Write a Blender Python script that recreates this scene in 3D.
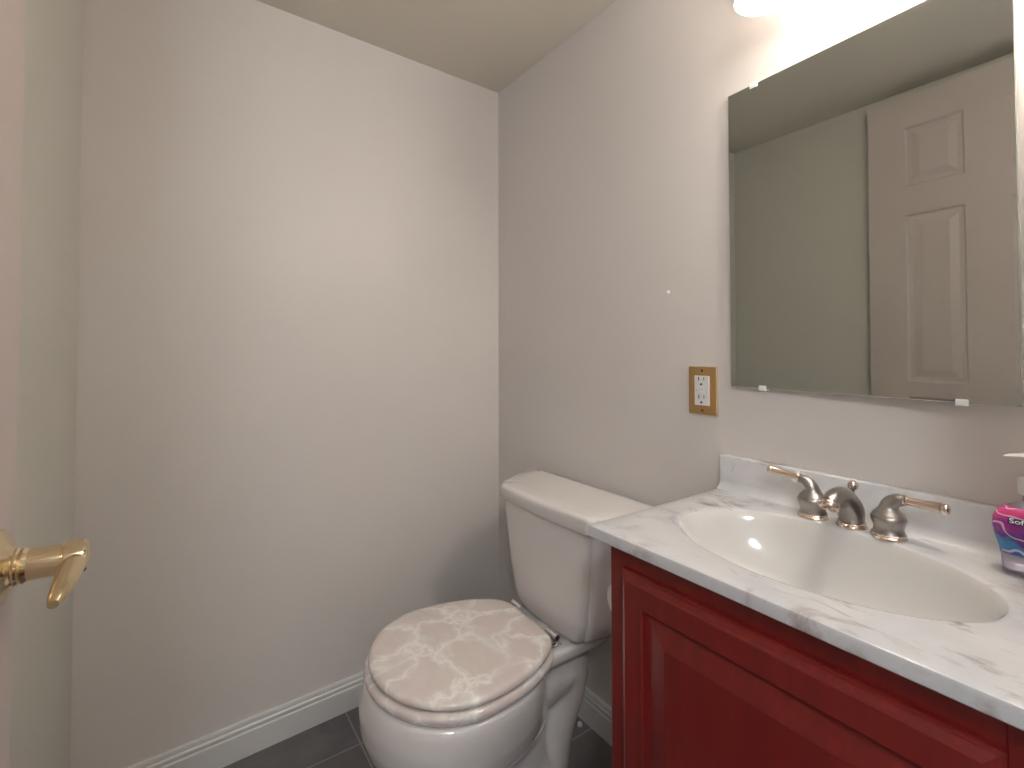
import bpy, bmesh, math, random
from mathutils import Vector, Matrix

for o in list(bpy.data.objects):
    bpy.data.objects.remove(o)
SC = bpy.context.scene
COL = SC.collection
R = math.radians

# ------------------------------------------------------------------ camera
F_PX, PY = 490.67, 336.43                 # focal length and optical axis row for a 1024x768 frame
cam_d = bpy.data.cameras.new('camera')
cam_d.sensor_width = 36.0
cam_d.sensor_fit = 'HORIZONTAL'
cam_d.lens = F_PX * 36.0 / 1024.0
cam_d.shift_y = (PY - 384.0) / 1024.0
cam_d.clip_start = 0.02
cam = bpy.data.objects.new('camera', cam_d)
COL.objects.link(cam)
yaw, pitch, roll = R(145.223), R(1.291), R(-0.107)
fw = Vector((math.cos(pitch) * math.cos(yaw), math.cos(pitch) * math.sin(yaw), math.sin(pitch)))
rt = Vector((math.sin(yaw), -math.cos(yaw), 0))
up = rt.cross(fw)
r2 = rt * math.cos(roll) + up * math.sin(roll)
u2 = up * math.cos(roll) - rt * math.sin(roll)
m = Matrix((r2, u2, -fw)).transposed().to_4x4()
m.translation = Vector((1.601, -1.048, 1.127))
cam.matrix_world = m
SC.camera = cam

# ------------------------------------------------------------------ view, world, lights
SC.view_settings.view_transform = 'Standard'
SC.view_settings.look = 'None'
SC.view_settings.gamma = 1.0
SC.view_settings.use_curve_mapping = False
SC.view_settings.exposure = 0.58
w = bpy.data.worlds.new('world')
SC.world = w
w.use_nodes = True
w.node_tree.nodes['Background'].inputs[0].default_value = (0.75, 0.8, 0.9, 1)
w.node_tree.nodes['Background'].inputs[1].default_value = 0.15

BULB_W = (0.08, 1.6)     # the two bulbs of the light over the mirror, the left one weaker
SHADE_E = (2.2, 44.0)    # glow of their frosted shades
HALL_W = 24.0            # ceiling lamp of the hall behind the open doorway


def point_light(name, loc, watts, rad, colr, parent=None):
    d = bpy.data.lights.new(name, 'POINT')
    d.energy = watts
    d.shadow_soft_size = rad
    d.color = colr
    o = bpy.data.objects.new(name, d)
    COL.objects.link(o)
    o.location = loc
    if parent:
        o.parent = parent
    return o


# ------------------------------------------------------------------ materials
def mat(name, col, rough=0.5, metal=0.0, spec=0.5, coat=0.0, emit=None):
    mt = bpy.data.materials.new(name)
    mt.use_nodes = True
    b = mt.node_tree.nodes['Principled BSDF']
    b.inputs['Base Color'].default_value = (*col, 1)
    b.inputs['Roughness'].default_value = rough
    b.inputs['Metallic'].default_value = metal
    b.inputs['Specular IOR Level'].default_value = spec
    b.inputs['Coat Weight'].default_value = coat
    b.inputs['Coat Roughness'].default_value = 0.08
    if emit:
        b.inputs['Emission Color'].default_value = (*emit[0], 1)
        b.inputs['Emission Strength'].default_value = emit[1]
    return mt


def nodes(mt):
    return mt.node_tree.nodes, mt.node_tree.links, mt.node_tree.nodes['Principled BSDF']


def tex_noise(mt, scale, detail=4.0, rough=0.5, dist=0.0, vec=None):
    N, L, B = nodes(mt)
    t = N.new('ShaderNodeTexNoise')
    t.inputs['Scale'].default_value = scale
    t.inputs['Detail'].default_value = detail
    t.inputs['Roughness'].default_value = rough
    t.inputs['Distortion'].default_value = dist
    if vec is None:
        c = N.new('ShaderNodeTexCoord')
        vec = c.outputs['Object']
    L.new(vec, t.inputs['Vector'])
    return t


def ramp(mt, src, stops):
    N, L, B = nodes(mt)
    r = N.new('ShaderNodeValToRGB')
    e = r.color_ramp.elements
    while len(e) < len(stops):
        e.new(0.5)
    for i, (p, c) in enumerate(stops):
        e[i].position = p
        e[i].color = (*c, 1) if len(c) == 3 else c
    L.new(src, r.inputs[0])
    return r


def bump(mt, src, strength, dist=0.002):
    N, L, B = nodes(mt)
    b = N.new('ShaderNodeBump')
    b.inputs['Strength'].default_value = strength
    b.inputs['Distance'].default_value = dist
    L.new(src, b.inputs['Height'])
    L.new(b.outputs[0], B.inputs['Normal'])


def paint(name, col, rough, bs=0.08):
    mt = mat(name, col, rough, spec=0.4)
    N, L, B = nodes(mt)
    t = tex_noise(mt, 3.0, 3)
    r = ramp(mt, t.outputs[0], [(0.3, tuple(c * 0.985 for c in col)), (0.7, col)])
    L.new(r.outputs[0], B.inputs['Base Color'])
    t2 = tex_noise(mt, 260, 2)
    bump(mt, t2.outputs[0], bs, 0.001)
    return mt


M = {}
M['wall'] = paint('wall_paint', (0.70, 0.66, 0.635), 0.42)
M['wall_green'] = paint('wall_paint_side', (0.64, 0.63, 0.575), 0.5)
M['ceiling'] = paint('ceiling_paint', (0.76, 0.72, 0.64), 0.8)
M['trim'] = mat('trim_paint', (0.70, 0.70, 0.69), 0.35)
M['door'] = paint('door_paint', (0.62, 0.54, 0.52), 0.4, 0.04)
M['porcelain'] = mat('porcelain', (0.76, 0.73, 0.715), 0.12, coat=0.5)
M['chrome'] = mat('chrome', (0.8, 0.8, 0.82), 0.12, 1.0)
M['nickel'] = mat('brushed_nickel', (0.37, 0.35, 0.335), 0.33, 1.0)
M['bright_nickel'] = mat('polished_nickel', (0.72, 0.60, 0.52), 0.14, 1.0)
M['brass'] = mat('polished_brass', (0.82, 0.68, 0.44), 0.16, 1.0)
M['plate_brass'] = mat('plate_brass', (0.62, 0.40, 0.17), 0.36, 0.85)
M['brass_edge'] = mat('plate_edge_brass', (0.85, 0.72, 0.5), 0.2, 1.0)
M['white_plastic'] = mat('white_plastic', (0.76, 0.75, 0.75), 0.3)
M['dark'] = mat('dark_slot', (0.02, 0.012, 0.01), 0.6)
M['screw'] = mat('screw_brass', (0.14, 0.05, 0.02), 0.5, 0.4)
M['mirror'] = mat('mirror_silver', (0.54, 0.57, 0.55), 0.0, 1.0)
M['mirror_edge'] = mat('mirror_edge', (0.62, 0.70, 0.66), 0.15)
M['clip'] = mat('clear_clip', (0.85, 0.87, 0.88), 0.15)
M['paper'] = mat('tissue_paper', (0.80, 0.80, 0.79), 0.9)
for i_, e_ in enumerate(SHADE_E):
    M['shade%d' % i_] = mat('frosted_glass', (0.9, 0.88, 0.84), 0.4, emit=((1.0, 0.90, 0.78), e_))
M['bulb'] = mat('bulb_glow', (1, 1, 1), 0.4, emit=((1.0, 0.95, 0.88), 4.0))
M['badge'] = mat('badge_blue', (0.035, 0.02, 0.14), 0.35)
M['lettering'] = mat('white_lettering', (0.86, 0.85, 0.9), 0.4)


def cabinet_wood():
    mt = mat('cherry_stain', (0.18, 0.02, 0.016), 0.3, coat=0.25)
    N, L, B = nodes(mt)
    c = N.new('ShaderNodeTexCoord')
    mp = N.new('ShaderNodeMapping')
    mp.inputs['Scale'].default_value = (30, 30, 2.2)
    L.new(c.outputs['Object'], mp.inputs['Vector'])
    t = tex_noise(mt, 1.6, 6, 0.6, 0.6, mp.outputs[0])
    r = ramp(mt, t.outputs[0], [(0.25, (0.145, 0.008, 0.007)), (0.5, (0.178, 0.010, 0.008)), (0.78, (0.215, 0.015, 0.010))])
    L.new(r.outputs[0], B.inputs['Base Color'])
    return mt


M['cherry'] = cabinet_wood()


def marble_counter():
    mt = mat('cultured_marble', (0.74, 0.74, 0.73), 0.14, coat=0.3)
    N, L, B = nodes(mt)
    c = N.new('ShaderNodeTexCoord')
    mp = N.new('ShaderNodeMapping')
    mp.inputs['Rotation'].default_value = (0, 0, R(25))
    mp.inputs['Scale'].default_value = (9, 20, 12)
    L.new(c.outputs['Object'], mp.inputs['Vector'])
    t = tex_noise(mt, 1.0, 9, 0.68, 0.9, mp.outputs[0])
    cl = tex_noise(mt, 5.5, 2)
    a = N.new('ShaderNodeMath'); a.operation = 'MULTIPLY'
    r1 = ramp(mt, t.outputs[0], [(0.51, (0, 0, 0)), (0.62, (1, 1, 1))])
    r2_ = ramp(mt, cl.outputs[0], [(0.46, (0, 0, 0)), (0.60, (1, 1, 1))])
    L.new(r1.outputs[0], a.inputs[0]); L.new(r2_.outputs[0], a.inputs[1])
    base = tex_noise(mt, 7, 5, 0.6, 1.0)
    rb = ramp(mt, base.outputs[0], [(0.3, (0.54, 0.55, 0.57)), (0.7, (0.64, 0.64, 0.65))])
    mx = N.new('ShaderNodeMixRGB')
    L.new(a.outputs[0], mx.inputs[0]); L.new(rb.outputs[0], mx.inputs[1])
    mx.inputs[2].default_value = (0.34, 0.29, 0.29, 1)
    L.new(mx.outputs[0], B.inputs['Base Color'])
    return mt


M['counter'] = marble_counter()
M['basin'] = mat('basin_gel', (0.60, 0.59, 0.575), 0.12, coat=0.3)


def seat_marble():
    mt = mat('seat_marble', (0.6, 0.5, 0.47), 0.12, coat=0.6)
    N, L, B = nodes(mt)
    c = N.new('ShaderNodeTexCoord')
    n1 = tex_noise(mt, 7, 5, 0.6, 0.4)
    mxv = N.new('ShaderNodeMixRGB'); mxv.blend_type = 'ADD'; mxv.inputs[0].default_value = 0.16
    L.new(c.outputs['Object'], mxv.inputs[1]); L.new(n1.outputs['Color'], mxv.inputs[2])
    v = N.new('ShaderNodeTexVoronoi'); v.feature = 'DISTANCE_TO_EDGE'
    v.inputs['Scale'].default_value = 11.0
    mp = N.new('ShaderNodeMapping'); mp.inputs['Scale'].default_value = (1.0, 0.55, 1.0); mp.inputs['Rotation'].default_value = (0, 0, R(35))
    L.new(mxv.outputs[0], mp.inputs['Vector']); L.new(mp.outputs[0], v.inputs['Vector'])
    vein = ramp(mt, v.outputs['Distance'], [(0.0, (1, 1, 1)), (0.045, (0.45, 0.45, 0.45)), (0.13, (0, 0, 0))])
    n3 = tex_noise(mt, 11, 3, 0.5)
    fade = ramp(mt, n3.outputs[0], [(0.34, (0.2, 0.2, 0.2)), (0.54, (1, 1, 1))])
    mu = N.new('ShaderNodeMath'); mu.operation = 'MULTIPLY'
    L.new(vein.outputs[0], mu.inputs[0]); L.new(fade.outputs[0], mu.inputs[1])
    n2 = tex_noise(mt, 6, 6, 0.6, 1.2)
    base = ramp(mt, n2.outputs[0], [(0.3, (0.72, 0.71, 0.66)), (0.5, (0.71, 0.62, 0.59)), (0.7, (0.75, 0.68, 0.65))])
    mx = N.new('ShaderNodeMixRGB')
    L.new(mu.outputs[0], mx.inputs[0]); L.new(base.outputs[0], mx.inputs[1])
    mx.inputs[2].default_value = (0.93, 0.91, 0.87, 1)
    L.new(mx.outputs[0], B.inputs['Base Color'])
    return mt


M['seat'] = seat_marble()

TILE, TX, TY = 0.335, 0.185, -0.592


def floor_tile():
    mt = mat('slate_tile', (0.05, 0.048, 0.05), 0.35)
    N, L, B = nodes(mt)
    c = N.new('ShaderNodeTexCoord')
    mp = N.new('ShaderNodeMapping')
    mp.inputs['Location'].default_value = (-TX + TILE * 20, -TY + TILE * 20, 0)
    L.new(c.outputs['Object'], mp.inputs['Vector'])
    b = N.new('ShaderNodeTexBrick')
    b.offset = 0.0
    b.inputs['Scale'].default_value = 1.0
    b.inputs['Brick Width'].default_value = TILE
    b.inputs['Row Height'].default_value = TILE
    b.inputs['Mortar Size'].default_value = 0.0025
    b.inputs['Mortar Smooth'].default_value = 0.3
    L.new(mp.outputs[0], b.inputs['Vector'])
    n = tex_noise(mt, 6, 7, 0.62, 1.0)
    r = ramp(mt, n.outputs[0], [(0.3, (0.10, 0.102, 0.112)), (0.52, (0.14, 0.135, 0.14)), (0.72, (0.20, 0.19, 0.185))])
    r3 = ramp(mt, n.outputs[0], [(0.3, (0.13, 0.115, 0.115)), (0.7, (0.16, 0.14, 0.138))])
    L.new(r.outputs[0], b.inputs['Color1']); L.new(r3.outputs[0], b.inputs['Color2'])
    b.inputs['Mortar'].default_value = (0.29, 0.28, 0.27, 1)
    L.new(b.outputs[0], B.inputs['Base Color'])
    bump(mt, n.outputs[0], 0.25, 0.003)
    return mt


M['floor'] = floor_tile()


def soap_label():
    mt = mat('soap_wrap', (0.6, 0.05, 0.2), 0.25, coat=0.4)
    N, L, B = nodes(mt)
    c = N.new('ShaderNodeTexCoord')
    s = N.new('ShaderNodeSeparateXYZ')
    L.new(c.outputs['Object'], s.inputs[0])
    n = tex_noise(mt, 28, 2, 0.5, 2.2)
    a = N.new('ShaderNodeMath'); a.operation = 'MULTIPLY_ADD'
    L.new(n.outputs[0], a.inputs[0]); a.inputs[1].default_value = 0.055; L.new(s.outputs['Z'], a.inputs[2])
    # bands by height, swirled
    r = ramp(mt, a.outputs[0], [(0.0, (0.30, 0.24, 0.50)), (0.050, (0.03, 0.10, 0.42)), (0.066, (0.02, 0.22, 0.50)), (0.078, (0.10, 0.02, 0.22)), (0.088, (0.20, 0.03, 0.34)),
                                (0.098, (0.36, 0.03, 0.30)), (0.110, (0.62, 0.04, 0.20)), (0.125, (0.68, 0.08, 0.30))])
    L.new(r.outputs[0], B.inputs['Base Color'])
    wv = N.new('ShaderNodeTexWave'); wv.wave_type = 'BANDS'; wv.bands_direction = 'DIAGONAL'
    wv.inputs['Scale'].default_value = 26; wv.inputs['Distortion'].default_value = 7; wv.inputs['Detail'].default_value = 1.0
    wv.inputs['Detail Scale'].default_value = 1.2
    L.new(c.outputs['Object'], wv.inputs['Vector'])
    rw = ramp(mt, wv.outputs[0], [(0.91, (0, 0, 0)), (0.99, (0.75, 0.75, 0.75))])
    mx = N.new('ShaderNodeMixRGB')
    L.new(rw.outputs[0], mx.inputs[0]); L.new(r.outputs[0], mx.inputs[1]); mx.inputs[2].default_value = (0.80, 0.60, 0.80, 1)
    L.new(mx.outputs[0], B.inputs['Base Color'])
    return mt


M['soap'] = soap_label()


def clear_soap():
    mt = mat('soap_clear', (0.78, 0.74, 0.90), 0.08)
    N, L, B = nodes(mt)
    B.inputs['Transmission Weight'].default_value = 0.75
    B.inputs['IOR'].default_value = 1.35
    return mt


M['soap_clear'] = clear_soap()


# ------------------------------------------------------------------ mesh helpers
def link(name, bm, mt, parent=None, smooth=None, loc=None):
    me = bpy.data.meshes.new(name)
    bmesh.ops.recalc_face_normals(bm, faces=bm.faces)
    bm.to_mesh(me)
    bm.free()
    me.materials.append(M[mt] if isinstance(mt, str) else mt)
    if smooth is not None:
        for p in me.polygons:
            p.use_smooth = True
        try:
            me.set_sharp_from_angle(angle=R(smooth))
        except Exception:
            pass
    o = bpy.data.objects.new(name, me)
    COL.objects.link(o)
    if loc is not None:
        o.location = loc
    if parent is not None:
        o.parent = parent
    return o


def tag(o, label=None, cat=None, group=None, kind=None):
    if label: o['label'] = label
    if cat: o['category'] = cat
    if group: o['group'] = group
    if kind: o['kind'] = kind
    return o


def empty(name, loc, rz=0.0):
    o = bpy.data.objects.new(name, None)
    COL.objects.link(o)
    o.empty_display_size = 0.05
    o.location = loc
    o.rotation_euler = (0, 0, rz)
    return o


def box(bm, x0, x1, y0, y1, z0, z1, bev=0.0, seg=2, rot=None):
    r = bmesh.ops.create_cube(bm, size=1.0)
    vs = r['verts']
    for v in vs:
        v.co = Vector(((x0 + x1) / 2 + v.co.x * (x1 - x0), (y0 + y1) / 2 + v.co.y * (y1 - y0), (z0 + z1) / 2 + v.co.z * (z1 - z0)))
        if rot is not None:
            v.co = rot @ v.co
    if bev > 0:
        es = list({e for v in vs for e in v.link_edges})
        bmesh.ops.bevel(bm, geom=es, offset=bev, segments=seg, profile=0.5, affect='EDGES')
    return bm


def rings(bm, rs, closed=True, cap0=True, cap1=True):
    """skin a list of vertex rings"""
    V = [[bm.verts.new(p) for p in r] for r in rs]
    n = len(V[0])
    for a, b in zip(V, V[1:]):
        for i in range(n if closed else n - 1):
            j = (i + 1) % n
            bm.faces.new((a[i], a[j], b[j], b[i]))
    if cap0: bm.faces.new(list(reversed(V[0])))
    if cap1: bm.faces.new(V[-1])
    return V


def lathe(bm, prof, n=40, mtx=None, cap0=True, cap1=True):
    rs = []
    for (r, h) in prof:
        rs.append([Vector((max(r, 1e-5) * math.cos(2 * math.pi * i / n), max(r, 1e-5) * math.sin(2 * math.pi * i / n), h)) for i in range(n)])
    if mtx is not None:
        rs = [[mtx @ p for p in r] for r in rs]
    return rings(bm, rs, True, cap0, cap1)


def catmull(pts, n):
    P = [Vector(p) for p in pts]
    P = [P[0] * 2 - P[1]] + P + [P[-1] * 2 - P[-2]]
    out = []
    for k in range(1, len(P) - 2):
        for i in range(n):
            t = i / n
            a, b, c, d = P[k - 1], P[k], P[k + 1], P[k + 2]
            out.append(0.5 * ((2 * b) + (c - a) * t + (2 * a - 5 * b + 4 * c - d) * t * t + (3 * b - a - 3 * c + d) * t ** 3))
    out.append(P[-2])
    return out


def tube(bm, pts, rads, n=20, k=6, flat=1.0, side=None):
    """swept tube; flat scales the radius across the 'up' direction"""
    full = catmull([(*p, r) if False else p for p in pts], k)
    rr = catmull([(r, 0, 0) for r in rads], k)
    rs = []
    prev = Vector(side) if side else None
    for i, p in enumerate(full):
        a = full[max(i - 1, 0)]; b = full[min(i + 1, len(full) - 1)]
        t = (b - a).normalized()
        if prev is None:
            prev = t.orthogonal()
        s = (prev - t * prev.dot(t)).normalized()
        prev = s
        q = t.cross(s)
        r = rr[i].x
        rs.append([p + s * (r * math.cos(2 * math.pi * j / n)) + q * (r * flat * math.sin(2 * math.pi * j / n)) for j in range(n)])
    rings(bm, rs)


def axis_mtx(loc, direction):
    d = Vector(direction).normalized()
    q = Vector((0, 0, 1)).rotation_difference(d)
    return Matrix.Translation(loc) @ q.to_matrix().to_4x4()


# ------------------------------------------------------------------ the room
H = 2.130
a_, b_ = R(2.408), R(-4.56)
CORN = Vector((0.0518, -1.231, 0))                    # corner of the far wall and the side wall
LX = Vector((math.cos(b_), math.sin(b_), 0))          # along the side wall, towards the camera


def struct(name, bm, mt, **kw):
    o = link(name, bm, mt, **kw)
    o['kind'] = 'structure'
    return o


def prism(bm, poly, z0, z1):
    lo = [bm.verts.new((x, y, z0)) for x, y in poly]
    hi = [bm.verts.new((x, y, z1)) for x, y in poly]
    n = len(poly)
    bm.faces.new(list(reversed(lo))); bm.faces.new(hi)
    for i in range(n):
        j = (i + 1) % n
        bm.faces.new((lo[i], lo[j], hi[j], hi[i]))


XE = 3.0
bm = bmesh.new(); box(bm, -0.2, XE + .1, -2.6, 0.12, -0.1, 0.0); struct('floor', bm, 'floor')
bm = bmesh.new(); box(bm, -0.2, XE + .1, -2.6, 0.12, H, H + 0.1); struct('ceiling', bm, 'ceiling')
bm = bmesh.new(); box(bm, -0.2, XE + .1, 0.0, 0.12, 0.0, H); struct('wall_right', bm, 'wall')
far_end = (0.0518 - 0.12 * math.sin(a_) * -1, 0)
bm = bmesh.new()
k = math.tan(a_)
prism(bm, [(0, 0), (-0.12, 0), (-0.12 + k * 1.45, -1.45), (k * 1.45, -1.45)], 0, H)
struct('wall_back', bm, 'wall')
bm = bmesh.new()
p0 = CORN; p1 = CORN + LX * 1.42; off = Vector((LX.y, -LX.x, 0)) * 0.12
prism(bm, [(p0.x, p0.y), (p1.x, p1.y), (p1.x + off.x, p1.y + off.y), (p0.x + off.x, p0.y + off.y)], 0, H)
struct('wall_left', bm, 'wall_green')
# the hall the photograph is taken from
bm = bmesh.new(); box(bm, XE, XE + .1, -2.6, 0.0, 0, H); struct('wall_hall', bm, 'wall')
bm = bmesh.new(); box(bm, p1.x - .02, XE, -2.6, -2.5, 0, H); struct('wall_hall_side', bm, 'wall')
bm = bmesh.new(); box(bm, p1.x - .02, p1.x + .1, -2.5, p1.y - .02, 0, H); struct('wall_entry', bm, 'wall')
bm = bmesh.new(); box(bm, 1.60, 1.72, -0.42, 0.0, 0, H); struct('wall_vanity_end', bm, 'wall')


def baseboard(name, P, Q, nrm, h=0.095, ext0=0.0, ext1=0.0):
    P = Vector(P); Q = Vector(Q); d = (Q - P).normalized(); P = P - d * ext0; Q = Q + d * ext1
    n = Vector(nrm).normalized()
    prof = [(0, 0), (0.014, 0), (0.014, h - .030), (0.0115, h - .026), (0.0125, h - .021), (0.0125, h - .016), (0.009, h - .012), (0.0095, h - .007), (0.008, h - .001), (0.0055, h), (0, h)]
    bm = bmesh.new()
    rings(bm, [[X + n * a + Vector((0, 0, z)) for a, z in prof] for X in (P, Q)])
    return struct(name, bm, 'trim')


baseboard('baseboard_back', (0, 0, 0), CORN, (math.cos(a_), math.sin(a_), 0))
baseboard('baseboard_right', (0.015, 0, 0), (0.975, 0, 0), (0, -1, 0))
baseboard('baseboard_left', CORN + LX * 0.015, CORN + LX * 1.40, (-LX.y, LX.x, 0))

# ---- the open door lying near the side wall, with its brass lever
DE = Vector((0.673, -1.218, 0)); DC = R(-2.0)
DW, DT, DZ0, DZ1 = 0.711, 0.035, 0.012, 2.082


def panel_recess(bm, x0, x1, z0, z1, n_in=0.0):
    """raised-and-fielded panel let into the front face (y = 0 plane, front is +y)"""
    steps = [(0.0, 0.0), (0.006, -0.007), (0.014, -0.008), (0.020, -0.008), (0.045, -0.001), (0.047, -0.001)]
    rs = []
    for ins, y in steps:
        rs.append([Vector((x0 + ins, y, z0 + ins)), Vector((x1 - ins, y, z0 + ins)), Vector((x1 - ins, y, z1 - ins)), Vector((x0 + ins, y, z1 - ins))])
    V = [[bm.verts.new(p) for p in r] for r in rs]
    for A, B in zip(V, V[1:]):
        for i in range(4):
            j = (i + 1) % 4
            bm.faces.new((A[i], A[j], B[j], B[i]))
    bm.faces.new(V[-1])


def make_door():
    bm = bmesh.new()
    xs = [0, 0.122, 0.295, 0.413, 0.588, DW]
    zs = [DZ0, 0.235, 0.950, 1.006, 1.630, 1.738, 1.962, DZ1]
    hole = lambda i, j: i in (1, 3) and j in (1, 3, 5)
    for i in range(5):
        for j in range(7):
            if hole(i, j):
                panel_recess(bm, xs[i], xs[i + 1], zs[j], zs[j + 1])
            else:
                bm.faces.new([bm.verts.new(p) for p in ((xs[i], 0, zs[j]), (xs[i + 1], 0, zs[j]), (xs[i + 1], 0, zs[j + 1]), (xs[i], 0, zs[j + 1]))])
    for q in (((0, 0), (0, -DT)), ((0, -DT), (DW, -DT)), ((DW, -DT), (DW, 0))):
        (xa, ya), (xb, yb) = q
        bm.faces.new([bm.verts.new(p) for p in ((xa, ya, DZ0), (xb, yb, DZ0), (xb, yb, DZ1), (xa, ya, DZ1))])
    for z in (DZ0, DZ1):
        bm.faces.new([bm.verts.new(p) for p in ((0, 0, z), (DW, 0, z), (DW, -DT, z), (0, -DT, z))])
    bmesh.ops.remove_doubles(bm, verts=bm.verts, dist=1e-5)
    o = struct('door_1', bm, 'door')
    o.location = DE
    o.rotation_euler = (0, 0, DC)
    return o


door = make_door()
tag(door, label='open six panel pinkish white door with brass lever handle')
# lever: rose on the face, thick neck straight out, short blade turned towards the hinge
HX, HZ = 0.090, 0.862
bm = bmesh.new()
lathe(bm, [(0.045, 0.0005), (0.047, 0.004), (0.046, 0.008), (0.041, 0.0115), (0.034, 0.0145), (0.027, 0.0175), (0.022, 0.020), (0.020, 0.022)], 48,
      axis_mtx((HX, 0, HZ), (0, 1, 0)))
rose = link('door_handle', bm, 'brass', door, 40)
bm = bmesh.new()
lathe(bm, [(0.0190, 0.018), (0.0215, 0.020), (0.0220, 0.023), (0.0200, 0.025), (0.0205, 0.027), (0.0215, 0.029), (0.0200, 0.031), (0.0185, 0.033), (0.0185, 0.064),
           (0.0178, 0.0645), (0.0178, 0.0658), (0.0200, 0.067), (0.0204, 0.072), (0.0204, 0.0860), (0.0185, 0.0885), (0.0150, 0.0892), (0.0135, 0.0885), (0.005, 0.0885)], 40, axis_mtx((HX, 0, HZ), (0, 1, 0)))
link('neck', bm, 'brass', rose, 35)
bm = bmesh.new()
tube(bm, [(HX, 0.076, HZ - .003), (HX + .025, 0.076, HZ - .006), (HX + .050, 0.075, HZ - .011), (HX + .074, 0.073, HZ - .017), (HX + .088, 0.071, HZ - .021)],
     [0.0150, 0.0148, 0.0130, 0.0105, 0.0060], 24, 6, 0.85)
link('lever', bm, 'brass', rose, 50)

bm = bmesh.new()
box(bm, 1.392, 1.425, -1.345, -1.250, 0, H)  # unseen jamb piece, added to stop light leaking between door and side wall
struct('light_stop_jamb', bm, 'trim')

# ------------------------------------------------------------------ vanity cabinet
CX0, CX1, CYF, CZT = 0.980, 1.524, -0.405, 0.788
van = empty('vanity_cabinet', ((CX0 + CX1) / 2, CYF / 2, 0))
tag(van, 'dark cherry red vanity cabinet with raised panel door under the white marble sink top', 'cabinet')
vo = van.location.copy()


def V_(o):          # keep world placement under an empty
    o.parent = van
    o.matrix_parent_inverse = Matrix.Translation(-vo)
    return o


bm = bmesh.new()
box(bm, CX0, CX0 + .018, CYF + .019, -0.001, 0.0, CZT); box(bm, CX1 - .018, CX1, CYF + .019, -0.001, 0.0, CZT)
box(bm, CX0 + .018, CX1 - .018, CYF + .019, -0.001, 0.10, 0.118); box(bm, CX0 + .018, CX1 - .018, -0.012, -0.001, 0.118, CZT)
box(bm, CX0 + .018, CX1 - .018, CYF + .07, CYF + .085, 0.0, 0.10)
V_(link('carcass', bm, 'cherry'))
bm = bmesh.new()
box(bm, CX0, CX0 + .043, CYF, CYF + .019, 0.10, CZT, 0.0015); box(bm, CX1 - .043, CX1, CYF, CYF + .019, 0.10, CZT, 0.0015)
box(bm, CX0 + .043, CX1 - .043, CYF, CYF + .019, CZT - .045, CZT); box(bm, CX0 + .043, CX1 - .043, CYF, CYF + .019, 0.10, 0.14)
V_(link('face_frame', bm, 'cherry'))


def cab_door():
    x0, x1, z0, z1 = 1.014, 1.482, 0.13, 0.753
    yb, yf = CYF - .0005, CYF - .0185
    bm = bmesh.new()
    # outer lip: slopes out from the back, bead, frame face, groove, raised field
    st = [(0.0, yb), (0.0, yb - .008), (0.002, yb - .0105), (0.005, yb - .0110), (0.010, yf + .002), (0.014, yf), (0.048, yf), (0.051, yf + .002), (0.053, yf + .008),
          (0.058, yf + .0085), (0.062, yf + .008), (0.092, yf + .0015), (0.095, yf + .0015)]
    rs = [[Vector((x0 + i, y, z0 + i)), Vector((x1 - i, y, z0 + i)), Vector((x1 - i, y, z1 - i)), Vector((x0 + i, y, z1 - i))] for i, y in st]
    rings(bm, rs)
    return V_(link('door', bm, 'cherry'))


cab_door()

# ------------------------------------------------------------------ sink top, basin and splash in one cast piece
TX0, TX1, TYF, TZ, TT = 0.949, 1.552, -0.431, 0.810, 0.021
ECX, ECY, EA, EB = 1.232, -0.223, 0.2185, 0.1425
top = empty('sink_top', ((TX0 + TX1) / 2, TYF / 2, CZT))
tag(top, 'white veined marble sink top with oval basin and low backsplash on the red cabinet', 'sink')
to = top.location.copy()


def T_(o):
    o.parent = top
    o.matrix_parent_inverse = Matrix.Translation(-to)
    return o


def ray_rect(cx, cy, ang, x0, x1, y0, y1):
    dx, dy = math.cos(ang), math.sin(ang)
    t = 1e9
    if dx > 1e-9: t = min(t, (x1 - cx) / dx)
    if dx < -1e-9: t = min(t, (x0 - cx) / dx)
    if dy > 1e-9: t = min(t, (y1 - cy) / dy)
    if dy < -1e-9: t = min(t, (y0 - cy) / dy)
    return cx + dx * t, cy + dy * t


angs = [2 * math.pi * i / 128 for i in range(128)]
for cx_, cy_ in ((TX0, TYF), (TX1, TYF), (TX0, -0.001), (TX1, -0.001)):
    a = math.atan2(cy_ - ECY, cx_ - ECX) % (2 * math.pi)
    i = min(range(128), key=lambda q: abs(angs[q] - a))
    angs[i] = a
angs.sort()


def rect_ring(ins, z):
    return [Vector((*ray_rect(ECX, ECY, a, TX0 + ins, TX1 - ins, TYF + ins, -0.001 - ins), z)) for a in angs]


def ell_ring(s, z, ds=0.0, cy=ECY):
    out = []
    for a in angs:
        x, y = math.cos(a), math.sin(a)
        # polar ellipse so spokes stay straight
        r = 1.0 / math.sqrt((x / EA) ** 2 + (y / EB) ** 2)
        out.append(Vector((ECX + x * r * s, cy + y * r * s, z)))
    return out


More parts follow.
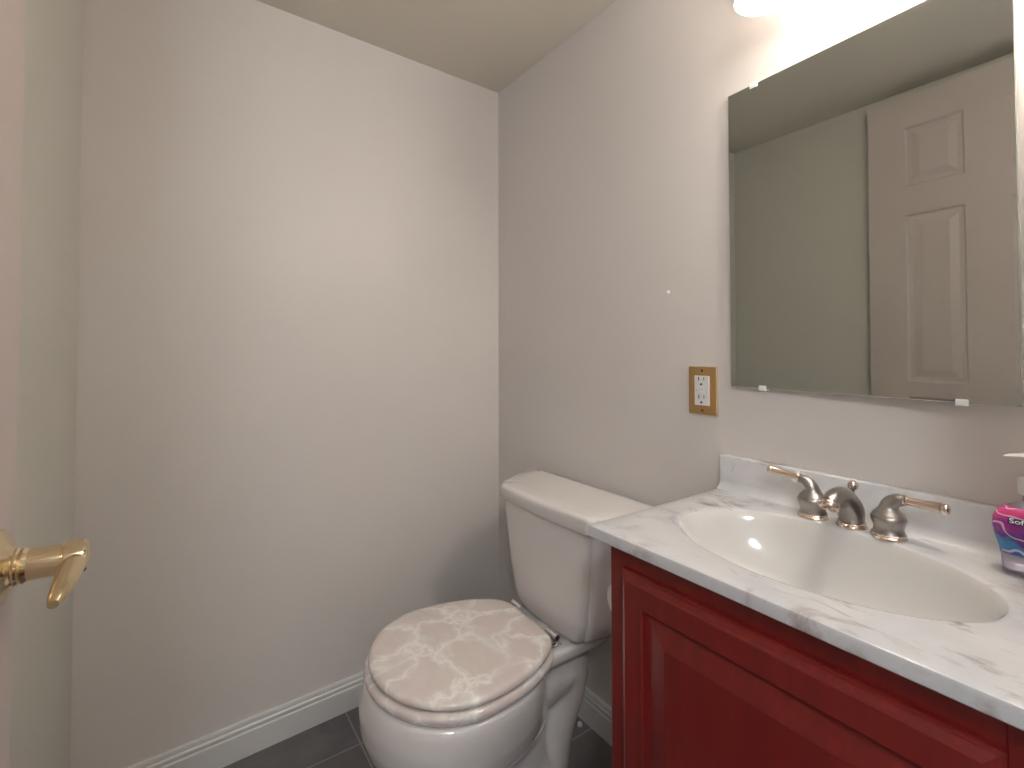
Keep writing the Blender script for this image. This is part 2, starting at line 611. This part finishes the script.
bm = bmesh.new()
rs = [rect_ring(0.03, TZ - TT), rect_ring(0.002, TZ - TT), rect_ring(0.0, TZ - TT + .002), rect_ring(0.0, TZ - .005), rect_ring(0.0015, TZ - .0015), rect_ring(0.005, TZ)]
r_in = ell_ring(1.045, TZ)
for t in (0.35, 0.7):
    rs.append([a.lerp(b, t) for a, b in zip(rs[5], r_in)])
rs += [r_in, ell_ring(1.02, TZ - .0006), ell_ring(1.0, TZ - .003)]
rings(bm, rs, True, False, False)
T_(link('countertop', bm, 'counter', smooth=40))
bm = bmesh.new()
prof = [(1.0, .003), (0.985, .0065), (0.965, .013), (0.94, .024), (0.90, .042), (0.84, .063), (0.75, .085), (0.63, .105), (0.48, .121), (0.30, .131), (0.12, .136), (0.07, .138)]
rings(bm, [ell_ring(s, TZ - d, cy=ECY) for s, d in prof], True, False, True)
rings(bm, [ell_ring(s + .012, TZ - d - .012, cy=ECY) for s, d in prof], True, False, True)
T_(link('basin', bm, 'basin', smooth=60))
bm = bmesh.new()
SPH = 0.0725
prof = [(-0.001, TZ - .0005), (-0.001, TZ + SPH), (-0.0155, TZ + SPH), (-0.018, TZ + SPH - .001), (-0.0195, TZ + SPH - .004), (-0.0205, TZ + .018), (-0.0235, TZ + .009), (-0.029, TZ + .003), (-0.036, TZ - .0004)]
rings(bm, [[Vector((x, y, z)) for y, z in prof] for x in (TX0, TX0 + .0015, TX1 - .0015, TX1)])
T_(link('backsplash', bm, 'counter', smooth=30))

# ------------------------------------------------------------------ faucet
fau = empty('faucet', (1.225, -0.056, TZ))
tag(fau, 'brushed nickel two handle faucet with polished levers behind the oval basin', 'faucet')
fo = fau.location.copy()


def F_(name, bm, mt, parent=None, smooth=45):
    o = link(name, bm, mt, None, smooth)
    if parent is None:
        o.parent = fau
        o.matrix_parent_inverse = Matrix.Translation(-fo)
    else:
        o.parent = parent
    return o


def tl(bm, vec):
    bmesh.ops.translate(bm, verts=bm.verts, vec=vec)
    return bm


def handle(x, y, ang, lift):
    d = Vector((math.cos(ang), math.sin(ang), 0))
    k = 0.90
    bm = bmesh.new()
    lathe(bm, [(r * k, h * k) for r, h in [(0.0262, 0.0085), (0.0238, 0.014), (0.0232, 0.019), (0.0248, 0.024), (0.0272, 0.030), (0.0280, 0.035), (0.0270, 0.039), (0.0246, 0.0415), (0.0250, 0.0425), (0.0236, 0.0445),
               (0.0190, 0.049), (0.0155, 0.054), (0.0142, 0.058)]], 40, Matrix.Translation((x, y, TZ)), True, True)
    # neck sweeping over to the lever
    z = TZ + .055 * k
    tube(bm, [Vector((x, y, z - .004)), Vector((x, y, z + .006)) + d * .003, Vector((x, y, z + .0140)) + d * .012, Vector((x, y, z + .0165 + lift * .010)) + d * .024],
         [0.0136, 0.0125, 0.0104, 0.0082], 24, 6)
    body = F_('handle', bm, 'nickel')
    bm = bmesh.new()
    lathe(bm, [(r * k, h * k) for r, h in [(0.0285, 0.0003), (0.0285, 0.004), (0.0268, 0.0055), (0.0272, 0.008), (0.0258, 0.0095)]], 40, Matrix.Translation((x, y, TZ)))
    F_('base_ring', bm, 'bright_nickel', body)
    bm = bmesh.new()
    p = Vector((x, y, z + .0165 + lift * .010)) + d * .022
    dv = (d + Vector((0, 0, lift))).normalized()
    lathe(bm, [(0.0090, 0.0), (0.0093, 0.0025), (0.0068, 0.0035), (0.0066, 0.006), (0.0074, 0.028), (0.0090, 0.045), (0.0094, 0.047), (0.0072, 0.0485), (0.0072, 0.050), (0.0087, 0.052), (0.0087, 0.055), (0.0065, 0.0575), (0.0032, 0.0585)],
          28, axis_mtx(p, dv))
    F_('lever', bm, 'bright_nickel', body)
    return body


handle(1.162, -0.059, R(185), 0.12)
handle(1.281, -0.061, R(-2), 0.0)

X, Y = 1.224, -0.055
bm = bmesh.new()
path = [(0, .006, .0190), (0, .016, .0200), (.004, .028, .0215), (.014, .041, .0205), (.032, .055, .0180), (.052, .0600, .0160), (.071, .0580, .0150), (.083, .0525, .0142)]
tube(bm, [(X, Y - a, TZ + b) for a, b, c in path], [c for a, b, c in path], 28, 6, 1.0, (1, 0, 0))
spout = F_('spout', bm, 'nickel', smooth=70)
bm = bmesh.new()
lathe(bm, [(0.0235, 0.0003), (0.0235, 0.0035), (0.0220, 0.005), (0.0222, 0.008), (0.0205, 0.0095)], 40, Matrix.Translation((X, Y, TZ)))
F_('base_ring', bm, 'bright_nickel', spout)
bm = bmesh.new()
lathe(bm, [(0.0148, -0.002), (0.0158, 0.001), (0.0158, 0.006), (0.0145, 0.008), (0.0105, 0.008), (0.0095, 0.004)], 32, axis_mtx((X, Y - .0828, TZ + .0532), (0, -0.6, -0.80)))
F_('aerator', bm, 'bright_nickel', spout)
bm = bmesh.new()
lathe(bm, [(0.0026, 0.0), (0.0026, 0.030), (0.0055, 0.032), (0.0080, 0.035), (0.0086, 0.040), (0.0072, 0.045), (0.0040, 0.048)], 20, Matrix.Translation((X - .003, Y + .0165, TZ + .0285)))
F_('lift_rod', bm, 'bright_nickel', spout)

# ------------------------------------------------------------------ soap bottle
SX, SY = 1.452, -0.066
soap = empty('soap_bottle', (SX, SY, TZ), R(14))
tag(soap, 'pink and purple pump soap bottle on the sink top right of the faucet', 'soap bottle')
BP = [(0.0, .031, .020), (.004, .034, .022), (.012, .0345, .0225), (.022, .035, .023), (.035, .037, .0245), (.050, .041, .027), (.065, .0435, .0285), (.076, .0425, .028), (.085, .0385, .0255), (.091, .032, .0225), (.096, .020, .0165), (.101, .0125, .0125), (.111, .0118, .0118)]


def bsec(z):
    for (z0, a0, b0), (z1, a1, b1) in zip(BP, BP[1:]):
        if z <= z1:
            t = (z - z0) / (z1 - z0)
            return a0 + (a1 - a0) * t, b0 + (b1 - b0) * t
    return BP[-1][1:]


def sell(a, b, z, n=40, e=0.85):
    out = []
    for i in range(n):
        t = 2 * math.pi * i / n
        c, s = math.cos(t), math.sin(t)
        out.append(Vector((a * math.copysign(abs(c) ** e, c), b * math.copysign(abs(s) ** e, s), z)))
    return out


zz = [BP[0][0]] + [0.002 + .108 * i / 44 for i in range(44)]
bm = bmesh.new()
rings(bm, [sell(*bsec(z), z) for z in zz if z <= 0.030])
link('clear_base', bm, 'soap_clear', soap, 60)
bm = bmesh.new()
rings(bm, [sell(*bsec(z), z) for z in [0.0302] + [z for z in zz if 0.031 < z < 0.0935]])
body = link('bottle_body', bm, 'soap', soap, 60)
bm = bmesh.new()
rings(bm, [sell(*bsec(z), z) for z in (.0937, .096, .0985, .101, .106, .111)])
link('clear_neck', bm, 'soap_clear', soap, 60)
bm = bmesh.new()
lathe(bm, [(0.0150, .1112), (0.0165, .112), (0.0165, .132), (0.0150, .134), (0.0070, .135), (0.0050, .137), (0.0050, .159), (0.0100, .1605), (0.0150, .1625), (0.0155, .165), (0.0130, .1675), (0.004, .1685)], 28)
pump = link('pump', bm, 'white_plastic', soap, 40)
bm = bmesh.new()
tube(bm, [(0.004, -0.002, .1645), (-0.012, -0.004, .1645), (-0.022, -0.006, .1640), (-0.030, -0.008, .1628)], [0.0125, 0.0105, 0.0075, 0.0030], 18, 5, 0.32, (0.2, 1, 0))
link('nozzle', bm, 'white_plastic', pump, 60)


def on_bottle(x, z, eps):
    a, b = bsec(z)
    u = min(abs(x) / a, 0.995)
    return Vector((x, -b * (1 - u ** (2 / 0.85)) ** (0.85 / 2) - eps, z))


bm = bmesh.new()                                    # dark badge wrapped on the front
nx, nz = 16, 4
x0, x1, z0, z1 = -0.0290, 0.0120, 0.0725, 0.0810
G = [[bm.verts.new(on_bottle(x0 + (x1 - x0) * i / nx, z0 + (z1 - z0) * j / nz, .0006)) for i in range(nx + 1)] for j in range(nz + 1)]
for j in range(nz):
    for i in range(nx):
        bm.faces.new((G[j][i], G[j][i + 1], G[j + 1][i + 1], G[j + 1][i]))
badge = link('badge', bm, 'badge', soap, 60)
cu = bpy.data.curves.new('lettering', 'FONT')
cu.body = 'Softsoap'
cu.size = 0.0088
cu.resolution_u = 3
cu.offset = 0.00012
tmp = bpy.data.objects.new('lettering', cu)
COL.objects.link(tmp)
bpy.context.view_layer.update()
me = bpy.data.meshes.new_from_object(tmp.evaluated_get(bpy.context.evaluated_depsgraph_get()))
bpy.data.objects.remove(tmp)
bm = bmesh.new(); bm.from_mesh(me)
bmesh.ops.subdivide_edges(bm, edges=[e for e in bm.edges if e.calc_length() > .003], cuts=2)
mxx = max(v.co.x for v in bm.verts)
for v in bm.verts:
    v.co = on_bottle(-0.0275 + v.co.x * 0.038 / mxx, 0.0746 + v.co.y, .0012)
link('lettering', bm, 'lettering', badge)

# ------------------------------------------------------------------ toilet
TCX = 0.527
wc = empty('toilet', (TCX, -0.30, 0))
tag(wc, 'white two piece toilet with closed pink marbled seat beside the vanity', 'toilet')
wo = wc.location.copy()


def W_(o):
    o.parent = wc
    o.matrix_parent_inverse = Matrix.Translation(-wo)
    return o


def outline(a, bf, bb, cy, yback, n=120, p=26, x=TCX):
    """round-front outline: ellipse clipped by a straight back edge; bf/bb front and rear half lengths"""
    out = []
    for i in range(n):
        t = 2 * math.pi * i / n
        c, s = math.cos(t), math.sin(t)
        b = bb if s > 0 else bf
        e = math.sqrt((c / a) ** 2 + (s / b) ** 2)
        k = e
        if s > 0 and yback is not None:
            k = (e ** p + (s / (yback - cy)) ** p) ** (1 / p)
        out.append((x + c / k, cy + s / k))
    return out


def oring(o, z, s=1.0, cx=TCX, cy=0.0, inset=None):
    if inset is None:
        return [Vector((x, y, z)) for x, y in o]
    n = len(o); out = []
    for i in range(n):
        x0, y0 = o[i - 1]; x1, y1 = o[(i + 1) % n]
        tx, ty = x1 - x0, y1 - y0; l = math.hypot(tx, ty)
        nx_, ny_ = -ty / l, tx / l
        out.append(Vector((o[i][0] + nx_ * inset, o[i][1] + ny_ * inset, z)))
    return out


# bowl with pedestal, trapway and tank shelf, fused to one body
SCY = -0.490
bm = bmesh.new()
secs = [  # z, half width, front y, back y
    (0.000, 0.122, -0.580, -0.170), (0.014, 0.123, -0.582, -0.168), (0.034, 0.120, -0.578, -0.172), (0.052, 0.112, -0.562, -0.182), (0.085, 0.098, -0.545, -0.195), (0.120, 0.095, -0.550, -0.200),
    (0.145, 0.110, -0.580, -0.210), (0.170, 0.140, -0.622, -0.225), (0.200, 0.172, -0.660, -0.240), (0.235, 0.194, -0.685, -0.250), (0.270, 0.204, -0.696, -0.256), (0.305, 0.207, -0.697, -0.258),
    (0.335, 0.206, -0.690, -0.258), (0.350, 0.203, -0.684, -0.258), (0.357, 0.197, -0.677, -0.262)]
rs = []
for z, hw, yf, yb in secs:
    cy = SCY if z > .14 else (yf + yb) / 2
    rs.append([Vector((x, y, z)) for x, y in outline(hw, cy - yf, yb - cy + (0.02 if z > .14 else 0), cy, yb)])
rings(bm, rs)
# shelf that carries the tank
sh = [(0.318, 0.085), (0.328, 0.103), (0.340, 0.112), (0.358, 0.114), (0.366, 0.109)]
rs = []
for z, hw in sh:
    pts = []
    for i in range(32):
        t = 2 * math.pi * i / 32
        c, s = math.cos(t), math.sin(t)
        pts.append(Vector((TCX + .011 + (hw) * math.copysign(abs(c) ** .35, c), -0.185 + 0.150 * math.copysign(abs(s) ** .35, s), z)))
    rs.append(pts)
rings(bm, rs)
# trapway: hump below the shelf dropping to the foot
tube(bm, [(TCX, -0.38, .19), (TCX, -0.30, .235), (TCX, -0.215, .270), (TCX, -0.165, .265), (TCX, -0.160, .20), (TCX, -0.190, .10), (TCX, -0.215, .0)], [.075, .090, .098, .098, .086, .076, .078], 28, 5, 1.0, (1, 0, 0))
bowl = W_(link('bowl', bm, 'porcelain', smooth=180))
md = bowl.modifiers.new('fuse', 'REMESH'); md.mode = 'VOXEL'; md.voxel_size = 0.006; md.use_smooth_shade = True
md = bowl.modifiers.new('soften', 'SMOOTH'); md.factor = 0.5; md.iterations = 5


# tank and lid: plan widens towards the wall, front slightly bowed
def tank_ring(xm, wb, wf, yb, yf, z, r=0.02, bow=0.008, n=8):
    """closed ring; wb / wf half widths at back / front"""
    P = []
    P.append(Vector((xm + wb, yb, 0))); P.append(Vector((xm - wb, yb, 0)))
    left = []
    for i in range(1, 9):                                # convex left side
        t = i / 9
        left.append(Vector((xm - (wb + (wf - wb) * t) - (wb - wf) * .55 * math.sin(math.pi * t) * .55, yb + (yf - yb) * t, 0)))
    P += left
    c = Vector((xm - wf, yf, 0))
    front = []
    a0 = Vector((xm - wf, yf + r, 0)); b0 = Vector((xm - wf + r, yf, 0))
    for i in range(n):
        t = i / (n - 1)
        P.append(a0 * (1 - t) ** 2 + c * 2 * t * (1 - t) + b0 * t * t)
    for i in range(1, 14):
        t = i / 14
        P.append(Vector((xm - wf + r + (2 * wf - 2 * r) * t, yf, 0)))
    c = Vector((xm + wf, yf, 0)); a0 = Vector((xm + wf - r, yf, 0)); b0 = Vector((xm + wf, yf + r, 0))
    for i in range(n):
        t = i / (n - 1)
        P.append(a0 * (1 - t) ** 2 + c * 2 * t * (1 - t) + b0 * t * t)
    P += [Vector((2 * xm - p.x, p.y, 0)) for p in reversed(left)]
    for p in P:
        if p.y < yf + r * 1.01:
            p.y -= bow * max(0, 1 - ((p.x - xm) / wf) ** 2)
        p.z = z
    return P


TKX = 0.548
bm = bmesh.new()
prof = [  # z, half width at back, at front, front y
    (0.3665, 0.125, 0.098, -0.178), (0.369, 0.140, 0.112, -0.189), (0.376, 0.152, 0.124, -0.197), (0.391, 0.164, 0.136, -0.202), (0.425, 0.176, 0.147, -0.2055), (0.50, 0.196, 0.162, -0.209), (0.58, 0.214, 0.174, -0.213), (0.6735, 0.232, 0.186, -0.217)]
rings(bm, [tank_ring(TKX - .010, wb, wf, -0.026, yf, z, .020) for z, wb, wf, yf in prof])
W_(link('tank', bm, 'porcelain', smooth=80))
bm = bmesh.new()
rs = []
for z, i in ((0.674, .008), (0.675, .003), (0.678, .0), (0.707, .0), (0.7125, .002), (0.7165, .007), (0.718, .013), (0.7185, .05)):
    rs.append(tank_ring(TKX - .004, 0.270 - i, 0.199 - i, -0.020 - i * .4, -0.228 + i, z, .022))
rings(bm, rs)
W_(link('tank_lid', bm, 'porcelain', smooth=50))

# seat ring and cover, sitting a few degrees askew on the bowl
def skew(bm):
    piv = Vector((TCX, -0.47, 0))
    bmesh.ops.rotate(bm, verts=bm.verts, cent=piv, matrix=Matrix.Rotation(R(-2.5), 3, 'Z'))
    bmesh.ops.translate(bm, verts=bm.verts, vec=(-0.009, 0.002, 0.003))


bm = bmesh.new()
YB = -0.246
so = outline(0.2105, 0.194, 0.289, SCY, YB - .002)
hole = outline(0.128, 0.120, 0.150, SCY - .005, None)
prof_o = [(0.006, .3585), (0.001, .361), (0.0, .366), (0.0, .371), (0.003, .376), (0.009, .379), (0.016, .380)]
ro = [oring(so, z - (.004 if z < .36 else 0), inset=i) for i, z in prof_o]
ri = [oring(hole, .380), oring(hole, .372, inset=.002), oring(hole, .3545)]
allr = ro + ri + [ro[0]]
V = [[bm.verts.new(p) for p in r] for r in allr[:-1]]
V.append(V[0])
n = len(V[0])
for A, B in zip(V, V[1:]):
    for i in range(n):
        j = (i + 1) % n
        bm.faces.new((A[i], A[j], B[j], B[i]))
skew(bm)
W_(link('seat', bm, 'seat', smooth=60))
bm = bmesh.new()
lo = outline(0.2030, 0.184, 0.285, SCY, YB)
prof_l = [(0.012, .3825), (0.004, .383), (0.001, .3855), (0.0, .3895), (0.001, .394), (0.005, .3985), (0.012, .4015), (0.022, .4033)]
rs = [oring(lo, z, inset=i) for i, z in prof_l]
cen = Vector((TCX, SCY + .03, 0))
for f, z in ((.75, .4045), (.5, .4055), (.25, .406), (.08, .4061)):
    rs.append([Vector((cen.x + (p.x - cen.x) * f, cen.y + (p.y - cen.y) * f, z)) for p in rs[7]])
rings(bm, rs)
skew(bm)
lid = W_(link('seat_cover', bm, 'seat', smooth=60))
tag(lid, 'glossy pink and cream marbled seat cover with white veins')
for sx in (-1, 1):
    x = TCX + .006 + sx * 0.082
    bm = bmesh.new()
    box(bm, x - .016, x + .016, -0.252, -0.218, 0.3668, 0.3700, .001)
    lathe(bm, [(0.0078, -0.022), (0.0083, -0.020), (0.0083, 0.020), (0.0078, 0.022)], 20, axis_mtx((x, -0.2385, .393), (1, 0, 0)))
    box(bm, x - .010, x + .010, -0.243, -0.234, 0.368, 0.390)
    skew(bm)
    W_(link('hinge', bm, 'chrome', smooth=35))

# ------------------------------------------------------------------ mirror
t_, w_ = R(-0.206), R(-3.352)
nrm = Vector((math.sin(w_), -math.cos(t_) * math.cos(w_), -math.sin(t_) * math.cos(w_)))
upm = Vector((0, -math.sin(t_), math.cos(t_)))
rxm = upm.cross(nrm)
if rxm.x < 0: rxm = -rxm
mo = Vector((0.972, -0.0105, 1.039))
MW, MH, MT = 0.468, 0.661, 0.006
mir = empty('wall_mirror', mo)
tag(mir, 'frameless rectangular mirror held by small clips on the wall over the sink', 'mirror')
mm = Matrix((rxm, -nrm, upm)).transposed().to_4x4()      # local x right, y into the wall, z up
mir.matrix_world = Matrix.Translation(mo) @ mm
bm = bmesh.new()
box(bm, 0, MW, 0.0006, MT, 0, MH)
link('mirror_backing', bm, 'mirror_edge', mir)
bm = bmesh.new()
bm.faces.new([bm.verts.new(p) for p in ((0.0015, 0, 0.0015), (MW - .0015, 0, 0.0015), (MW - .0015, 0, MH - .0015), (0.0015, 0, MH - .0015))])
rings(bm, [[Vector(p) for p in ((i, y, i), (MW - i, y, i), (MW - i, y, MH - i), (i, y, MH - i))] for i, y in ((0.0015, 0), (0.0, 0.0006))], True, False, False)
bmesh.ops.remove_doubles(bm, verts=bm.verts, dist=1e-6)
gl = link('mirror_glass', bm, 'mirror', mir)
for cx, top_ in ((0.062, True), (0.075, False), (0.400, False)):
    bm = bmesh.new()
    g = MT + 0.001
    yw = 0.0095 + cx * math.tan(-w_) - .0005 if True else 0.02
    if top_:
        box(bm, cx - .008, cx + .008, -0.0032, -0.0006, MH - .009, MH + .002, .0008)
        box(bm, cx - .008, cx + .008, -0.0032, yw, MH + .0008, MH + .0045, .0008)
    else:
        box(bm, cx - .008, cx + .008, -0.0032, -0.0006, -.002, 0.006, .0008)
        box(bm, cx - .008, cx + .008, -0.0032, yw, -.0045, -.0008, .0008)
    link('clip', bm, 'clip', mir)

# ------------------------------------------------------------------ outlet
ol = empty('wall_outlet', (0.896, 0, 1.0235))
tag(ol, 'white double wall outlet in a brass cover plate left of the mirror', 'outlet')
bm = bmesh.new()
pw, ph = 0.038, 0.0575
rings(bm, [[Vector((sx * (pw - i), y, sz * (ph - i))) for sx, sz in ((-1, -1), (1, -1), (1, 1), (-1, 1))] for i, y in ((0.0, -.0002), (0.0, -.0042), (0.0016, -.0060))], True, True, False)
pl = link('plate_rim', bm, 'brass_edge', ol)
bm = bmesh.new()
rings(bm, [[Vector((sx * (pw - i), y, sz * (ph - i))) for sx, sz in ((-1, -1), (1, -1), (1, 1), (-1, 1))] for i, y in ((0.0016, -.0058), (0.0022, -.0063))], True, False, True)
link('cover_plate', bm, 'plate_brass', ol)
bm = bmesh.new()
box(bm, -.0195, .0195, -.0090, -.0055, -.0352, .0352, .0012)
rc = link('receptacle', bm, 'white_plastic', ol)
bm = bmesh.new()
for zc in (0.0205, -0.0225):
    box(bm, -.0085, -.0062, -.0094, -.0088, zc + .003, zc + .012); box(bm, .0055, .0072, -.0094, -.0088, zc + .004, zc + .0115)
    lathe(bm, [(0.0028, 0), (0.0028, .0005)], 16, axis_mtx((-.001, -.0089, zc - .0055), (0, -1, 0)))
box(bm, -.0145, -.0130, -.0094, -.0088, -.001, .001)
link('slots', bm, 'dark', rc)
for zc in (0.0050, -0.0050):
    bm = bmesh.new()
    box(bm, -.0072, .0072, -.0104, -.0088, zc - .0036, zc + .0036, .0006)
    link('button', bm, 'white_plastic', rc)
for zc in (0.0475, -0.0475):
    bm = bmesh.new()
    lathe(bm, [(0.0030, 0), (0.0030, .0008), (0.002, .0013)], 18, axis_mtx((0, -.0061, zc), (0, -1, 0)))
    link('screw', bm, 'screw', ol)

# ------------------------------------------------------------------ light over the mirror
lamp = empty('vanity_light', (1.29, -0.001, 1.90))
tag(lamp, 'two light wall lamp with frosted glass bell shades glowing over the mirror', 'wall lamp')
lo_ = lamp.location.copy()


def L_(o):
    o.parent = lamp
    o.matrix_parent_inverse = Matrix.Translation(-lo_)
    return o


bm = bmesh.new(); box(bm, 1.03, 1.540, -0.022, -0.001, 1.900, 2.010, .006)
L_(link('backplate', bm, 'nickel'))
LY, DZ = -0.116, -0.003
for i_, x in enumerate((1.117, 1.450)):
    bm = bmesh.new()
    tube(bm, [(x, -.015, 1.955), (x, -.05, 1.975), (x, -.115, 1.978), (x, LY, 1.936)], [.008, .008, .008, .012], 16)
    L_(link('arm', bm, 'nickel', smooth=60))
    bm = bmesh.new()
    lathe(bm, [(0.022, 1.945), (0.026, 1.928), (0.035, 1.905), (0.041, 1.875), (0.046, 1.840), (0.053, 1.813), (0.056, 1.803), (0.054, 1.803), (0.050, 1.815), (0.043, 1.841), (0.038, 1.875), (0.032, 1.903), (0.022, 1.925)], 40,
          Matrix.Translation((x, LY, DZ)), True, True)
    sh_ = L_(link('shade', bm, 'shade%d' % i_, smooth=60))
    bm = bmesh.new()
    lathe(bm, [(0.010, 1.920), (0.011, 1.910), (0.018, 1.898), (0.021, 1.885), (0.019, 1.872), (0.010, 1.864), (0.003, 1.862)], 24, Matrix.Translation((x, LY, DZ)))
    bl = link('bulb', bm, 'bulb', sh_, 60)
    pt = point_light('bulb_light', (x, LY, 1.838), BULB_W[i_], 0.012, (1.0, 0.97, 0.93))
    pt.parent = lamp
    pt.matrix_parent_inverse = Matrix.Translation(-lo_)

# ------------------------------------------------------------------ hall lamp behind the camera
hl = empty('ceiling_lamp', (2.25, -1.43, H))
tag(hl, 'round white ceiling lamp in the hall outside the open doorway', 'ceiling lamp')
bm = bmesh.new()
lathe(bm, [(0.15, -0.001), (0.15, -.02), (0.14, -.03)], 40)
link('lamp_base', bm, 'nickel', hl, 40)
bm = bmesh.new()
lathe(bm, [(0.138, -.0301), (0.135, -.05), (0.10, -.085), (0.05, -.10), (0.01, -.103)], 40)
link('lamp_shade', bm, mat('hall_glass', (0.9, 0.9, 0.9), 0.4, emit=((0.85, 0.9, 1.0), 2.0)), hl, 60)
point_light('hall_light', (0, 0, -.16), HALL_W, 0.11, (0.88, 0.94, 1.0), hl)

# ------------------------------------------------------------------ toilet paper on the cabinet side
hd = empty('paper_holder', (CX0, -0.286, 0.640))
tag(hd, 'small holder on the cabinet side carrying the toilet paper roll', 'paper holder')
bm = bmesh.new()
box(bm, -.0010, -.0002, -.07, .07, -.018, .018)
link('mount', bm, 'chrome', hd)
for s in (-1, 1):
    bm = bmesh.new(); box(bm, -.046, -.0005, s * .064 - .004, s * .064 + .004, -.010, .010, .002)
    link('bracket', bm, 'chrome', hd)
bm = bmesh.new(); lathe(bm, [(0.008, -.062), (0.008, .062)], 20, axis_mtx((-.038, 0, 0), (0, 1, 0)))
link('rod', bm, 'chrome', hd, 40)
bm = bmesh.new()
n = 48
prof = [(0.019, -.054), (0.035, -.054), (0.0365, -.052), (0.0365, .052), (0.035, .054), (0.019, .054), (0.019, -.054)]
lathe(bm, prof, n, axis_mtx((CX0 - .038, -.286, .640), (0, 1, 0)), False, False)
bmesh.ops.remove_doubles(bm, verts=bm.verts, dist=1e-6)
pr = link('toilet_paper_roll', bm, 'paper', None, 35)
tag(pr, 'white toilet paper roll just showing past the left side of the red cabinet', 'toilet paper')

# ------------------------------------------------------------------ small things
bm = bmesh.new()
lathe(bm, [(0.0055, 0.0), (0.0055, .0012), (0.004, .0022), (0.0022, .0022), (0.002, .0008)], 20, axis_mtx((0.796, -0.0001, 1.268), (0, -1, 0)))
an = link('wall_anchor', bm, 'white_plastic', None, 35)
tag(an, 'tiny white screw anchor left in the wall above the outlet', 'wall anchor')
bm = bmesh.new()
lathe(bm, [(0.008, 0.0003), (0.008, .004), (0.006, .008), (0.002, .0095)], 20, Matrix.Translation((0.492, -0.034, 0)))
cp = link('bolt_cap', bm, 'white_plastic', None, 40)
tag(cp, 'tiny white round cap lying on the dark tile floor behind the toilet', 'cap')
